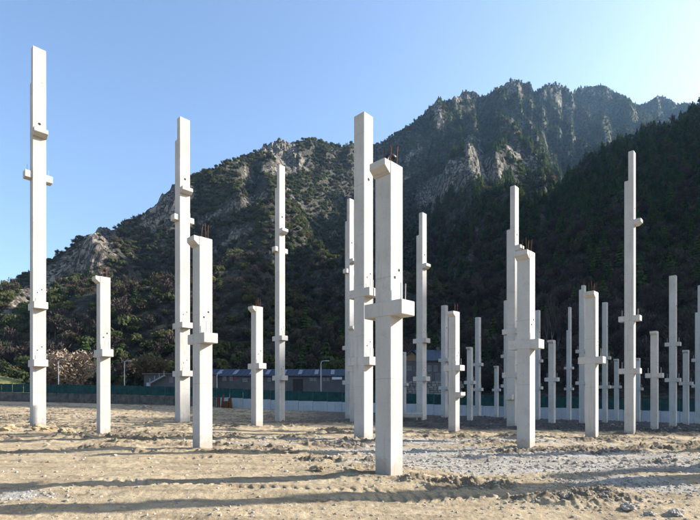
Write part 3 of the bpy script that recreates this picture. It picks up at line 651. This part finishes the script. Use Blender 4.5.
# ------------------------------------------------------------------ concrete columns
def rebar_mesh(h, r=.016, lean=(0, 0)):
    bm = bmesh.new(); addtube(bm, [(0, 0, -.05), (lean[0]*.5, lean[1]*.5, h*.5), (lean[0], lean[1], h)], r, 6)
    me = bpy.data.meshes.new('rebar'); bm.to_mesh(me); bm.free(); me.materials.append(M['rust']); return me
REB = [rebar_mesh(.5, .013, (.03, .01)), rebar_mesh(.62, .013, (-.03, .03)), rebar_mesh(.42, .013, (.01, -.04))]
PIN = rebar_mesh(.42, .011, (.01, .0)); PIN.materials.clear(); PIN.materials.append(M['pin'])
def column(x, y, s, zb, zt, Y, step, corb, nreb, label, short):
    root = empty('concrete_column', (x, y, zb), GROT); setp(root, label, 'column', 'precast concrete columns standing on the site')
    h = zt-zb; a = s/2
    bm = bmesh.new(); zs = (wz(step, Y)-zb) if step else h
    addbox(bm, -a, a, -a, a, -.8, zs); bmobj('shaft', bm, M['concrete'], root, bevel=.014)
    if step:
        bm = bmesh.new(); addbox(bm, -a+s*.42, a-.002, -a+.002, a-.002, zs-.01, h); bmobj('upper_shaft', bm, M['concrete'], root, bevel=.012)
    P = .34 if s < .56 else .36
    for kd, yy in corb:
        cz = wz(yy, Y)-zb; ch = .35 if s < .56 else .40
        if kd == 'e':
            bm = bmesh.new(); addprism(bm, [(-a-P, cz-ch/2), (a+P, cz-ch/2), (a+P, cz+ch/2), (-a-P, cz+ch/2)], -a-.02, a+.02, 'y')
            co = bmobj('corbel', bm, M['concrete'], root, bevel=.014)
            for sx in (-1, 1):
                for sy in (-.18, .18):
                    pn = link(bpy.data.objects.new('dowel', PIN), co); pn.location = (sx*(a+P*.55), sy*s, cz+ch/2)
        elif kd == 'v':
            bm = bmesh.new(); addprism(bm, [(-a-P, cz-ch/2), (a+P, cz-ch/2), (a+P, cz+ch/2), (-a-P, cz+ch/2)], -a*.78, a*.78, 'x')
            co = bmobj('corbel', bm, M['concrete'], root, bevel=.014)
            for sy in (-1, 1):
                pn = link(bpy.data.objects.new('dowel', PIN), co); pn.location = (0, sy*(a+P*.55), cz+ch/2)
        else:
            bm = bmesh.new(); addprism(bm, [(a-.05, cz-ch*.5), (a+P*.55, cz-ch*.5), (a+P*1.15, cz-ch*.1), (a+P*1.15, cz+ch*.5), (a-.05, cz+ch*.5)], -a-.015, a+.015, 'y')
            co = bmobj('corbel', bm, M['concrete'], root, bevel=.012)
        if kd == 'e' and Y < 46:                       # cast-in sockets on the sunny face
            for dz, dy in ((.75, -.12), (.95, .14)):
                bm = bmesh.new(); addtube(bm, [(a-.03, dy*s*1.3, cz+dz), (a+.006, dy*s*1.3, cz+dz)], .035, 8); bmobj('socket', bm, M['dark'], root)
    if short:
        hh = .17*s/.5; p = .21*s/.5
        bm = bmesh.new(); addprism(bm, [(-a+.05, h-.004), (-a-p, h-.004), (-a-p, h-hh), (-a-.02, h-hh*1.9), (-a+.05, h-hh*1.9)], -a-.01, a*.96, 'x')
        bmobj('top_bracket', bm, M['concrete'], root, bevel=.012)
    else:
        bm = bmesh.new(); zz = h*.80; addtube(bm, [(a-.03, .0, zz), (a+.006, .0, zz)], .075, 10); bmobj('socket', bm, M['dark'], root)
    spots = [(.55, .5), (-.1, .6), (.5, -.45), (-.55, .1)]
    for k_ in range(nreb):
        rb = link(bpy.data.objects.new('rebar', REB[k_ % 3]), root); rb.location = (spots[k_][0]*a, spots[k_][1]*a, h); rb.rotation_euler = (0, 0, k_*1.3)
    return root
for c, (x, y, s, zb, zt, Y) in zip(COLS, COLPOS):
    zb = min(zb, gz(x, y)+.05)
    short = c[5] == 0 and len([k_ for k_ in c[6] if k_[0] == 'e']) == 1
    root = column(x, y, s, zb, zt, Y, c[5], c[6], c[7], c[8], short)
    if c[0] == 389:
        h = zt-zb; bm = bmesh.new(); addtube(bm, [(-.02, -.08, h-.02), (-.02, -.08, h+.16), (-.0, -.02, h+.26), (.04, .10, h+.28), (.06, .16, h+.24)], .062, 10)
        bmobj('pipe_bend', bm, M['black'], root, smooth=True)
for (x, y, s, zb, zt), lb in zip(EXTRA, ('column beyond the right edge whose shadow crosses the near foreground', 'tall column beyond the right edge shading the gravel', 'short column just beyond the right edge')):
    column(x, y, s, zb-.2, zt, y, 0, [], 0, lb, False)

# ------------------------------------------------------------------ perimeter wall and green fence
wdir = (WALL_B-WALL_A); wlen = wdir.length; wdir.normalize(); wang = math.atan2(wdir.y, wdir.x)
wall = empty('perimeter_wall', WALL_A, 0); setp(wall, 'low concrete wall along the back of the site', 'wall')
fence = empty('mesh_fence', WALL_A, 0); setp(fence, 'green netted fence running along the top of the low back wall', 'fence')
bm = bmesh.new(); addbox(bm, 0, 2.47, -.12, .12, -1.0, 1.75); bmesh.ops.bevel(bm, geom=bm.edges[:], offset=.02, segments=1, affect='EDGES')
wp = bpy.data.meshes.new('wall_panel'); bm.to_mesh(wp); bm.free(); wp.materials.append(M['wall_concrete'])
wp2 = wp.copy(); wp2.materials.clear(); wp2.materials.append(M['earth_wall'])
def netmesh(seed):
    rng = np.random.default_rng(seed); n, m_ = 13, 6
    X, Z = np.meshgrid(np.linspace(.03, 2.44, n), np.linspace(0, 1.65, m_)); D = rng.normal(0, .018, X.shape)+.03*np.sin(X*2.6+seed); Z = Z+(Z > 1.6)*rng.normal(-.03, .03, X.shape)
    V = np.concatenate([np.stack([X, D-.008, Z], -1).reshape(-1, 3), np.stack([X, D+.008, Z], -1).reshape(-1, 3)]); i_ = np.arange(n*m_).reshape(m_, n)
    q = np.stack([i_[:-1, :-1], i_[:-1, 1:], i_[1:, 1:], i_[1:, :-1]], -1).reshape(-1, 4)
    return mk('net_panel', (V, np.concatenate([q, q[:, ::-1]+n*m_])), M['net'])
NETS = [netmesh(k_) for k_ in range(4)]
bm = bmesh.new(); addtube(bm, [(0, 0, -.3), (0, 0, 1.78)], .035, 8); pmesh = bpy.data.meshes.new('post'); bm.to_mesh(pmesh); bm.free(); pmesh.materials.append(M['post'])
def wall_foot(px): return itp(px, WPX)
for k_ in range(int(wlen/2.5)):
    q = WALL_A+wdir*(2.5*k_); qm = q+wdir*1.25; px = 350+FPX*qm.x/qm.y
    zf = wz(float(itp(px, WPX)), qm.y)
    loc = Vector((q.x-WALL_A.x, q.y-WALL_A.y, zf))
    w_ = link(bpy.data.objects.new('wall_panel', wp2 if px < 214 else wp), wall); w_.location = loc; w_.rotation_euler = (0, 0, wang+random.uniform(-.004, .004))
    n_ = link(bpy.data.objects.new('net_panel', NETS[k_ % 4]), fence); n_.location = loc+Vector((0, 0, 1.77)); n_.rotation_euler = (0, 0, wang)
    p_ = link(bpy.data.objects.new('post', pmesh), fence); p_.location = loc+Vector((0, .06, 1.77))

# ------------------------------------------------------------------ street lamps
def lamp(px, ytop, Y, label, side=1, arm=.9):
    x = wx(px, Y); zt = wz(ytop, Y); z0 = gz(x, Y); r_ = empty('street_lamp', (x, Y, z0)); setp(r_, label, 'street lamp', 'street lamps behind the fence'); h = zt-z0
    bm = bmesh.new(); addtube(bm, [(0, 0, -.5), (0, 0, h*.5), (0, 0, h-.45), (side*.12, 0, h-.12), (side*.4, 0, h), (side*arm, 0, h+.02)], [.10, .085, .065, .06, .055, .05], 8); bmobj('pole', bm, M['steel'], r_, True)
    bm = bmesh.new(); addbox(bm, side*arm-.1 if side > 0 else -arm-.6, side*arm+.6 if side > 0 else -arm+.1, -.13, .13, h-.05, h+.09); bmobj('lamp_head', bm, M['steel'], r_, bevel=.03)
lamp(58.5, 360, 96, 'grey street lamp between the two leftmost columns'); lamp(124.5, 361, 93, 'grey street lamp in front of the russet bare tree', 1)
lamp(321, 361, 88, 'grey street lamp in front of the blue roofed shed'); lamp(217, 373, 90, 'short grey lamp post at the left end of the shed', 1, .35)

# ------------------------------------------------------------------ long shed with blue roof
def window(root, x0, x1, z0, z1, yf, fr=.07):
    bm = bmesh.new(); addbox(bm, x0, x1, yf-.05, yf+.05, z0, z1); w_ = bmobj('window', bm, M['glass'], root)
    for nm, b_ in (('sill', (x0-.1, x1+.1, z0-.12, z0)), ('lintel', (x0-.05, x1+.05, z1, z1+.08)), ('jamb', (x0-.08, x0, z0, z1)), ('jamb', (x1, x1+.08, z0, z1)), ('mullion', ((x0+x1)/2-.03, (x0+x1)/2+.03, z0, z1))):
        bm = bmesh.new(); addbox(bm, b_[0], b_[1], yf-.11, yf+.02, b_[2], b_[3]); bmobj(nm, bm, M['frame'], w_)
YS = 112.0; sx0, sx1 = wx(208, YS), wx(356, YS); W = sx1-sx0; zb = -.6
shed = empty('long_shed', (sx0, YS, zb)); setp(shed, 'long grey shed with dark blue sheet roof behind the fence', 'building')
hw = wz(376.5, YS)-zb; hr = wz(369.5, YS+5)-zb
bm = bmesh.new(); addbox(bm, 0, W, 0, 12, -1, hw); bmobj('wall', bm, M['shed_wall'], shed)
bm = bmesh.new()
nrib = 70
for k_ in range(nrib):
    x0 = -.4+(W+.8)*k_/nrib; x1 = -.4+(W+.8)*(k_+.94)/nrib; dz = .0 if k_ % 2 else .05
    addprism(bm, [(-.6, hw+.02+dz), (5.5, hr+dz), (5.5, hr+.08+dz), (-.6, hw+.12+dz)], x0, x1, 'x')
roof = bmobj('roof', bm, M['roof_blue'], shed)
bm = bmesh.new(); addprism(bm, [(5.52, hr), (12.6, hw+.1), (12.6, hw+.2), (5.52, hr+.1)], -.4, W+.4, 'x'); bmobj('rear_roof', bm, M['roof_blue'], shed)
for k_ in range(9):
    x0 = W*(k_+.45)/9; bm = bmesh.new(); sl = (hr-hw)/6.1
    addprism(bm, [(.3, hw+.16+.9*sl+.06), (4.2, hw+.16+4.8*sl+.06), (4.2, hw+.22+4.8*sl+.06), (.3, hw+.22+.9*sl+.06)], x0, x0+.9, 'x'); bmobj('skylight', bm, M['skylight'], roof)
for px0, px1, y0, y1 in ((223, 226, 375, 379), (230, 232.5, 375.5, 379), (243, 247, 377.5, 380), (268, 270.5, 377.5, 379.5), (310, 312.5, 377, 379), (314, 316, 377, 379), (323, 325, 377, 379), (327, 329, 377, 379)):
    window(shed, wx(px0, YS)-sx0, wx(px1, YS)-sx0, wz(y1+1.4, YS)-zb, wz(y0+1.2, YS)-zb, -.03)
bm = bmesh.new(); addbox(bm, wx(293, YS)-sx0, wx(303, YS)-sx0, -.06, .1, -.5, wz(379, YS)-zb); bmobj('doorway', bm, M['dark'], shed)
bm = bmesh.new(); addbox(bm, wx(332, YS)-sx0, wx(342, YS)-sx0, -.14, -.02, wz(379.5, YS)-zb, wz(377, YS)-zb); bmobj('sign_board', bm, M['white_paint'], shed)
bm = bmesh.new(); addbox(bm, wx(233.7, YS)-sx0, wx(237, YS)-sx0, -.14, -.02, wz(379, YS)-zb, wz(376.7, YS)-zb); bmobj('sign_board', bm, M['red_paint'], shed)

# ------------------------------------------------------------------ house with tan gable
YH = 104.0; hx0, hx1 = wx(400, YH), wx(450, YH); WH = hx1-hx0; zb = -1.0
house = empty('gabled_house', (hx0, YH, zb)); setp(house, 'grey house with tan boarded gable and bluish slate roof', 'house')
he = wz(361, YH)-zb; hg = wz(351, YH)-zb; gw = WH*.46
bm = bmesh.new(); addbox(bm, 0, WH, 0, 9, -1, he); bmobj('wall', bm, M['house_wall'], house)
bm = bmesh.new(); addprism(bm, [(.1, he), (gw, he), (gw*.5, hg-.15)], -.12, .5, 'y'); bmobj('gable', bm, M['tan'], house)
bm = bmesh.new()
for sgn in (0, 1):
    a0, a1 = ((-.5, he-.25), (gw*.5, hg)) if sgn == 0 else ((gw*.5, hg), (gw+.4, he-.1))
    addprism(bm, [a0, a1, (a1[0], a1[1]+.2), (a0[0], a0[1]+.2)], -.7, 5, 'y')
bmobj('gable_roof', bm, M['slate'], house)
bm = bmesh.new(); addprism(bm, [(-.7, he-.1), (4.5, hg+.4), (9.6, he-.1), (9.6, he+.12), (4.5, hg+.65), (-.7, he+.12)], gw*.75, WH+.5, 'x'); rf = bmobj('roof', bm, M['slate'], house)
bm = bmesh.new(); addbox(bm, WH*.8, WH*.8+.7, 4, 4.7, hg, hg+1.3); bmobj('chimney', bm, M['house_wall'], rf)
for px0, px1, y0, y1 in ((406, 411, 366.5, 370), (428, 431, 366, 371), (434, 437, 366, 371), (441, 444, 366, 371), (428, 431, 375, 380), (436, 440, 374, 382)):
    window(house, wx(px0, YH)-hx0, wx(px1, YH)-hx0, wz(y1, YH)-zb, wz(y0, YH)-zb, -.03)
bm = bmesh.new(); addbox(bm, WH*.5, WH*.98, -1.3, 0, 3.2, 3.38); bl = bmobj('balcony', bm, M['house_wall'], house)
for k_ in range(12):
    bm = bmesh.new(); xx = WH*.5+.1+(WH*.48-.2)*k_/11; addbox(bm, xx-.025, xx+.025, -1.26, -1.21, 3.38, 4.3); bmobj('baluster', bm, M['steel'], bl)
bm = bmesh.new(); addbox(bm, WH*.5, WH*.98, -1.28, -1.19, 4.3, 4.36); bmobj('handrail', bm, M['steel'], bl)

# stone retaining wall in front of the house: every block a part
YR = 97.0; rx0, rx1 = wx(397, YR), wx(462, YR)
rw = empty('stone_retaining_wall', (rx0, YR, -1.5)); setp(rw, 'rough stone retaining wall below the house', 'wall')
bm = bmesh.new(); addbox(bm, 0, rx1-rx0, .12, .6, -.5, wz(381, YR)+1.45); bmobj('core', bm, M['earth_wall'], rw)
STM = []
for k_ in range(5):
    rng = random.Random(k_); bm = bmesh.new(); vs = addbox(bm, -.5, .5, -.2, .2, -.5, .5)
    for v in vs: v.co += Vector((rng.uniform(-.07, .07), rng.uniform(-.06, .06), rng.uniform(-.07, .07)))
    bmesh.ops.bevel(bm, geom=bm.edges[:], offset=.09, segments=1, affect='EDGES'); me = bpy.data.meshes.new('stone_block'); bm.to_mesh(me); bm.free(); me.materials.append(M['masonry']); STM.append(me)
zz = 0.9; rowk = 0
while zz < wz(381.5, YR)+1.5-.4:
    hh = random.uniform(.42, .6); xx = random.uniform(-.3, 0)
    while xx < rx1-rx0-.4:
        ww = random.uniform(.6, 1.15); b_ = link(bpy.data.objects.new('stone_block', random.choice(STM)), rw)
        b_.location = (xx+ww/2, .05+random.uniform(-.05, .05), zz+hh/2); b_.scale = (ww*.94, 1, hh*.92); xx += ww
    zz += hh

# ------------------------------------------------------------------ small grey building with outside stair, left
YG = 108.0; gx0, gx1 = wx(144, YG), wx(212, YG); zb = -.2
gb = empty('grey_annex', (gx0, YG, zb)); setp(gb, 'dim grey annex with a sloping outside stair, between two left columns', 'building')
hg_ = wz(374.5, YG)-zb; WG = gx1-gx0
bm = bmesh.new(); addbox(bm, 0, WG, 0, 7, -1, hg_); bmobj('wall', bm, M['shed_wall'], gb)
bm = bmesh.new(); addbox(bm, -.3, WG+.3, -.5, 7.3, hg_, hg_+.28); bmobj('roof', bm, M['house_wall'], gb)
st = bmesh.new()
x_a, z_a, x_b, z_b = wx(152, YG)-gx0, wz(384, YG)-zb, wx(166, YG)-gx0, wz(376.5, YG)-zb
addprism(st, [(x_a, z_a), (x_b, z_b), (x_b, z_b+.35), (x_a, z_a+.35)], -1.2, -.05, 'y'); stair = bmobj('stair_flight', st, M['frame'], gb)
for k_ in range(4):
    bm = bmesh.new(); f_ = k_/3; addbox(bm, x_a+(x_b-x_a)*f_-.03, x_a+(x_b-x_a)*f_+.03, -1.2, -1.14, z_a+(z_b-z_a)*f_+.3, z_a+(z_b-z_a)*f_+1.25); bmobj('railing_post', bm, M['steel'], stair)
bm = bmesh.new(); addbox(bm, x_a-.9, x_a-.2, -.9, -.2, -.5, z_a+.3); bmobj('stair_pier', bm, M['wall_concrete'], gb)
for px0, px1, y0, y1 in ((170, 173, 378, 382), (196, 199, 378, 382), (205, 208, 378, 382)):
    window(gb, wx(px0, YG)-gx0, wx(px1, YG)-gx0, wz(y1, YG)-zb, wz(y0, YG)-zb, -.03)

# ------------------------------------------------------------------ parked cars and van behind the fence
def wheel(root, x, y, r=.32):
    bm = bmesh.new(); addtube(bm, [(x, y-.1, r), (x, y+.1, r)], r, 14); w_ = bmobj('wheel', bm, M['tyre'], root)
    bm = bmesh.new(); addtube(bm, [(x, y-.112, r), (x, y+.112, r)], r*.58, 12); bmobj('rim', bm, M['steel'], w_)
def car(px, Y, paint, label, van=False, rz=0.0):
    x = wx(px, Y); r_ = empty('parked_van' if van else 'parked_car', (x, Y, gz(x, Y)), rz); setp(r_, label, 'van' if van else 'car', None if van else 'cars parked behind the fence')
    prof = [(-2.1, .35), (-2.1, .8), (-1.95, .95), (-1.1, 1.05), (-.5, 1.45), (.9, 1.47), (1.6, 1.05), (2.05, .95), (2.1, .35)]
    if van: prof = [(-2.6, .4), (-2.65, 1.0), (-2.2, 1.2), (-1.65, 2.1), (-1.3, 2.35), (2.6, 2.4), (2.65, .4)]
    bm = bmesh.new(); addprism(bm, prof, -.85, .85, 'y'); bmobj('body', bm, paint, r_, bevel=.05)
    wins = [[(-.95, 1.07), (-.48, 1.4), (.1, 1.41), (.1, 1.06)], [(.18, 1.06), (.18, 1.41), (.85, 1.41), (1.38, 1.07)]] if not van else [[(-2.05, 1.25), (-1.6, 2.0), (-.9, 2.0), (-.9, 1.25)]]
    for w_ in wins:
        bm = bmesh.new(); addprism(bm, w_, -.862, .862, 'y'); bmobj('side_window', bm, M['glass'], r_)
    for xx in (-1.35, 1.35) if not van else (-1.8, 1.7): 
        for yy in (-.78, .78): wheel(r_, xx, yy)
    for yy in (-.6, .6):
        bm = bmesh.new(); xf = -2.12 if not van else -2.68; addbox(bm, xf, xf+.06, yy-.16, yy+.16, .62, .78); bmobj('headlight', bm, M['skylight'], r_)
car(121, 98, M['car_dark'], 'dark blue car behind the fence, below the second lamp post'); car(143, 98.5, M['blue_paint'], 'blue car behind the fence, left of the outside stair', False, math.pi)
car(160, 98, M['car_dark'], 'dark car behind the fence, under the outside stair')
car(232, 100, M['white_paint'], 'white van behind the fence at the left end of the shed', True)
car(245, 98, M['blue_paint'], 'blue car behind the fence, right of the white van', False, math.pi)

# ------------------------------------------------------------------ rusty formwork stack by the end of the wall
Yq = wall_pt(226)[1]-2.5; xq = wx(225, Yq)
rf = empty('rusty_formwork', (xq, Yq, gz(xq, Yq))); setp(rf, 'rusty brown steel formwork standing by the wall', 'formwork')
for k_, (dx, w_, h_, ry) in enumerate(((-1.1, .5, 1.9, .0), (-.55, .25, 2.3, .12), (.1, .9, 1.2, 0), (.95, .5, 1.75, -.1))):
    bm = bmesh.new(); addbox(bm, -w_/2, w_/2, -.25+k_*.06, .25+k_*.06, -.15, h_); o = bmobj('steel_panel', bm, M['rust'], rf, bevel=.02); o.location = (dx, 0, 0); o.rotation_euler = (0, ry, 0)
    for j in range(3):
        bm = bmesh.new(); zz = .25+h_*.32*j; addbox(bm, -w_/2-.03, w_/2+.03, -.33+k_*.06, -.25+k_*.06, zz, zz+.08); bmobj('rib', bm, M['rust'], o)

# pale concrete block lying by the foot of the stepped column before the house
Yb = 3.5*U; xb = wx(413.5, Yb); cb = empty('concrete_beam', (xb, Yb, wz(417.5, Yb)), .05); setp(cb, 'pale concrete beam lying at the foot of the stepped column before the house', 'beam')
bm = bmesh.new(); addbox(bm, -.75, .75, -.2, .2, .0, .36); bmobj('block', bm, M['concrete'], cb, bevel=.02)
for sx in (-.5, .5):
    bm = bmesh.new(); addbox(bm, sx-.1, sx+.1, -.22, .22, -.25, -.002); bmobj('bearer', bm, M['bark'], cb)

# sunny grass bank at far left behind the fence
gb_px = np.linspace(-60, 34, 40); gY = np.linspace(94, 118, 16); GP, GYY = np.meshgrid(gb_px, gY)
top = np.interp(GP, [-60, 0, 12, 24, 34], [372, 376, 379, 384, 394]); prof = sstep(94, 108, GYY)*(1-sstep(112, 118, GYY))
GZb = -.8+prof*(wz(top, GYY)+.8)+.25*(fbm(wx(GP, GYY)*.8, GYY*.8, 3, 201)-.5)
i_ = np.arange(GP.size).reshape(GP.shape)
t = NT('dry_grass', .95, .1); t.col(t.ramp(t.noise(1.2, 6, .7, t.pos()), [(.3, (.10, .11, .035)), (.7, (.23, .21, .085))])); t.bump(t.noise(9, 4, .7, t.pos()), .8, .15)
gbk = npmesh('grass_bank', np.stack([wx(GP, GYY), GYY, GZb], -1).reshape(-1, 3), np.stack([i_[:-1, :-1], i_[:-1, 1:], i_[1:, 1:], i_[1:, :-1]], -1).reshape(-1, 4), t.m, True)
link(gbk); setp(gbk, 'sunny dry grass bank behind the fence at far left', 'grass bank', kind='structure')

# ------------------------------------------------------------------ loose stones
def ico():
    bm = bmesh.new(); bmesh.ops.create_icosphere(bm, subdivisions=1, radius=1)
    V = np.array([v.co[:] for v in bm.verts]); Fq = np.array([[v.index for v in f.verts] for f in bm.faces]); bm.free(); return V, Fq
IV, IF = ico()
n = 30000
yy = EYE*FPX/RNG.uniform(18, 128, n); xx = wx(RNG.uniform(-15, 715, n), yy)
gv = blobs(GRAV, xx, yy); cv = blobs(CLODS, xx, yy); keep = RNG.uniform(0, 1, n) < (.035+.6*gv+.6*cv)
xx, yy = xx[keep], yy[keep]; n = len(xx); zz = ground_h(xx, yy, False)
sz = np.exp(RNG.normal(-4.2, .62, n))*(1+yy/22)
sz = np.minimum(sz, np.interp(yy, [7, 12, 25], [.032, .05, .11]))
S = RNG.uniform(.6, 1.3, (n, 1, 3))*np.array([1, 1, .65]); J = RNG.uniform(.75, 1.2, (n, 12, 1))
th = RNG.uniform(0, 6.28, n); c_, s_ = np.cos(th)[:, None], np.sin(th)[:, None]
P = IV[None]*J*S*sz[:, None, None]
P = np.stack([P[..., 0]*c_-P[..., 1]*s_, P[..., 0]*s_+P[..., 1]*c_, P[..., 2]], -1)+np.stack([xx, yy, zz+sz*.15], -1)[:, None, :]
rub = npmesh('rubble', P.reshape(-1, 3), (IF[None]+(np.arange(n)*12)[:, None, None]).reshape(-1, 3), M['stone'])
link(rub); setp(rub, 'small stones and clods scattered over the site', 'rubble', kind='stuff')
BIG = [(628, 507, .11, 'flat grey stone near the bottom right corner'), (650, 516, .10, 'stone at the bottom right, nearest to the lower edge'), (676, 514, .12, 'large grey stone in the bottom right corner'), (566, 499, .06, 'small pale stone below the twin shadows at right'),
       (8, 431, .38, 'big clod of earth at the left edge by the tallest column'), (45, 431, .42, 'big earth lump leaning on the foot of the leftmost column'), (66, 433, .32, 'dark earth lump between the two leftmost columns'), (92, 438, .22, 'earth lump left of the short column foot'), (318, 471, .16, 'dark clod left of the nearest column foot'), (352, 470, .2, 'dark clod close to the nearest column foot'), (146, 408, .5, 'pale rock lying before the wall, left'), (700, 468, .18, 'dark stone at the right edge of the gravel')]
for k_, (px, py, sz_, lb) in enumerate(BIG):
    Yk = EYE*FPX/(py-HOR); xk = wx(px, Yk)
    for _ in range(4):
        Yk = (EYE-gz(xk, Yk))*FPX/(py-HOR); Yk = min(Yk, 78); xk = wx(px, Yk)
    bm = bmesh.new(); bmesh.ops.create_icosphere(bm, subdivisions=4, radius=1); rng = random.Random(k_)
    ph = [rng.uniform(0, 9) for _ in range(3)]
    for v in bm.verts:
        c3 = v.co; f_ = 1+.22*math.sin(c3.x*3.1+ph[0])*math.sin(c3.y*2.7+ph[1])+.14*math.sin(c3.z*5+c3.x*4+ph[2])+.30*(mnoise.noise(c3*2.3+Vector((k_*3.1, 0, 0))))+.16*mnoise.noise(c3*6+Vector((k_, 0, 0)))+.04*rng.uniform(-1, 1)
        v.co = Vector((c3.x*1.35*f_, c3.y*f_, c3.z*.62*f_))*sz_
    o = bmobj('loose_stone' if 'stone' in lb or 'rock' in lb else 'earth_clod', bm, M['stone'] if 'stone' in lb or 'rock' in lb else M['ground'], None)
    o.location = (xk, Yk, gz(xk, Yk)+sz_*.12); o.rotation_euler = (0, 0, rng.uniform(0, 6)); setp(o, lb, 'stone' if 'stone' in lb or 'rock' in lb else 'clod', 'loose stones and clods')

# ------------------------------------------------------------------ thin winter haze
HZ = 1.0
if HZ:
    bm = bmesh.new(); addbox(bm, -1900, 2600, -1850, 2050, -60, 1060)
    t = bpy.data.materials.new('haze'); t.use_nodes = True; t.node_tree.nodes.clear()
    out = t.node_tree.nodes.new('ShaderNodeOutputMaterial'); pv = t.node_tree.nodes.new('ShaderNodeVolumePrincipled')
    pv.inputs['Color'].default_value = (.40, .68, 1, 1); pv.inputs['Density'].default_value = .00006; pv.inputs['Anisotropy'].default_value = .25
    t.node_tree.links.new(pv.outputs[0], out.inputs['Volume'])
    hz = bmobj('haze', bm, t); setp(hz, 'thin bluish haze in the valley air', 'haze', kind='stuff')
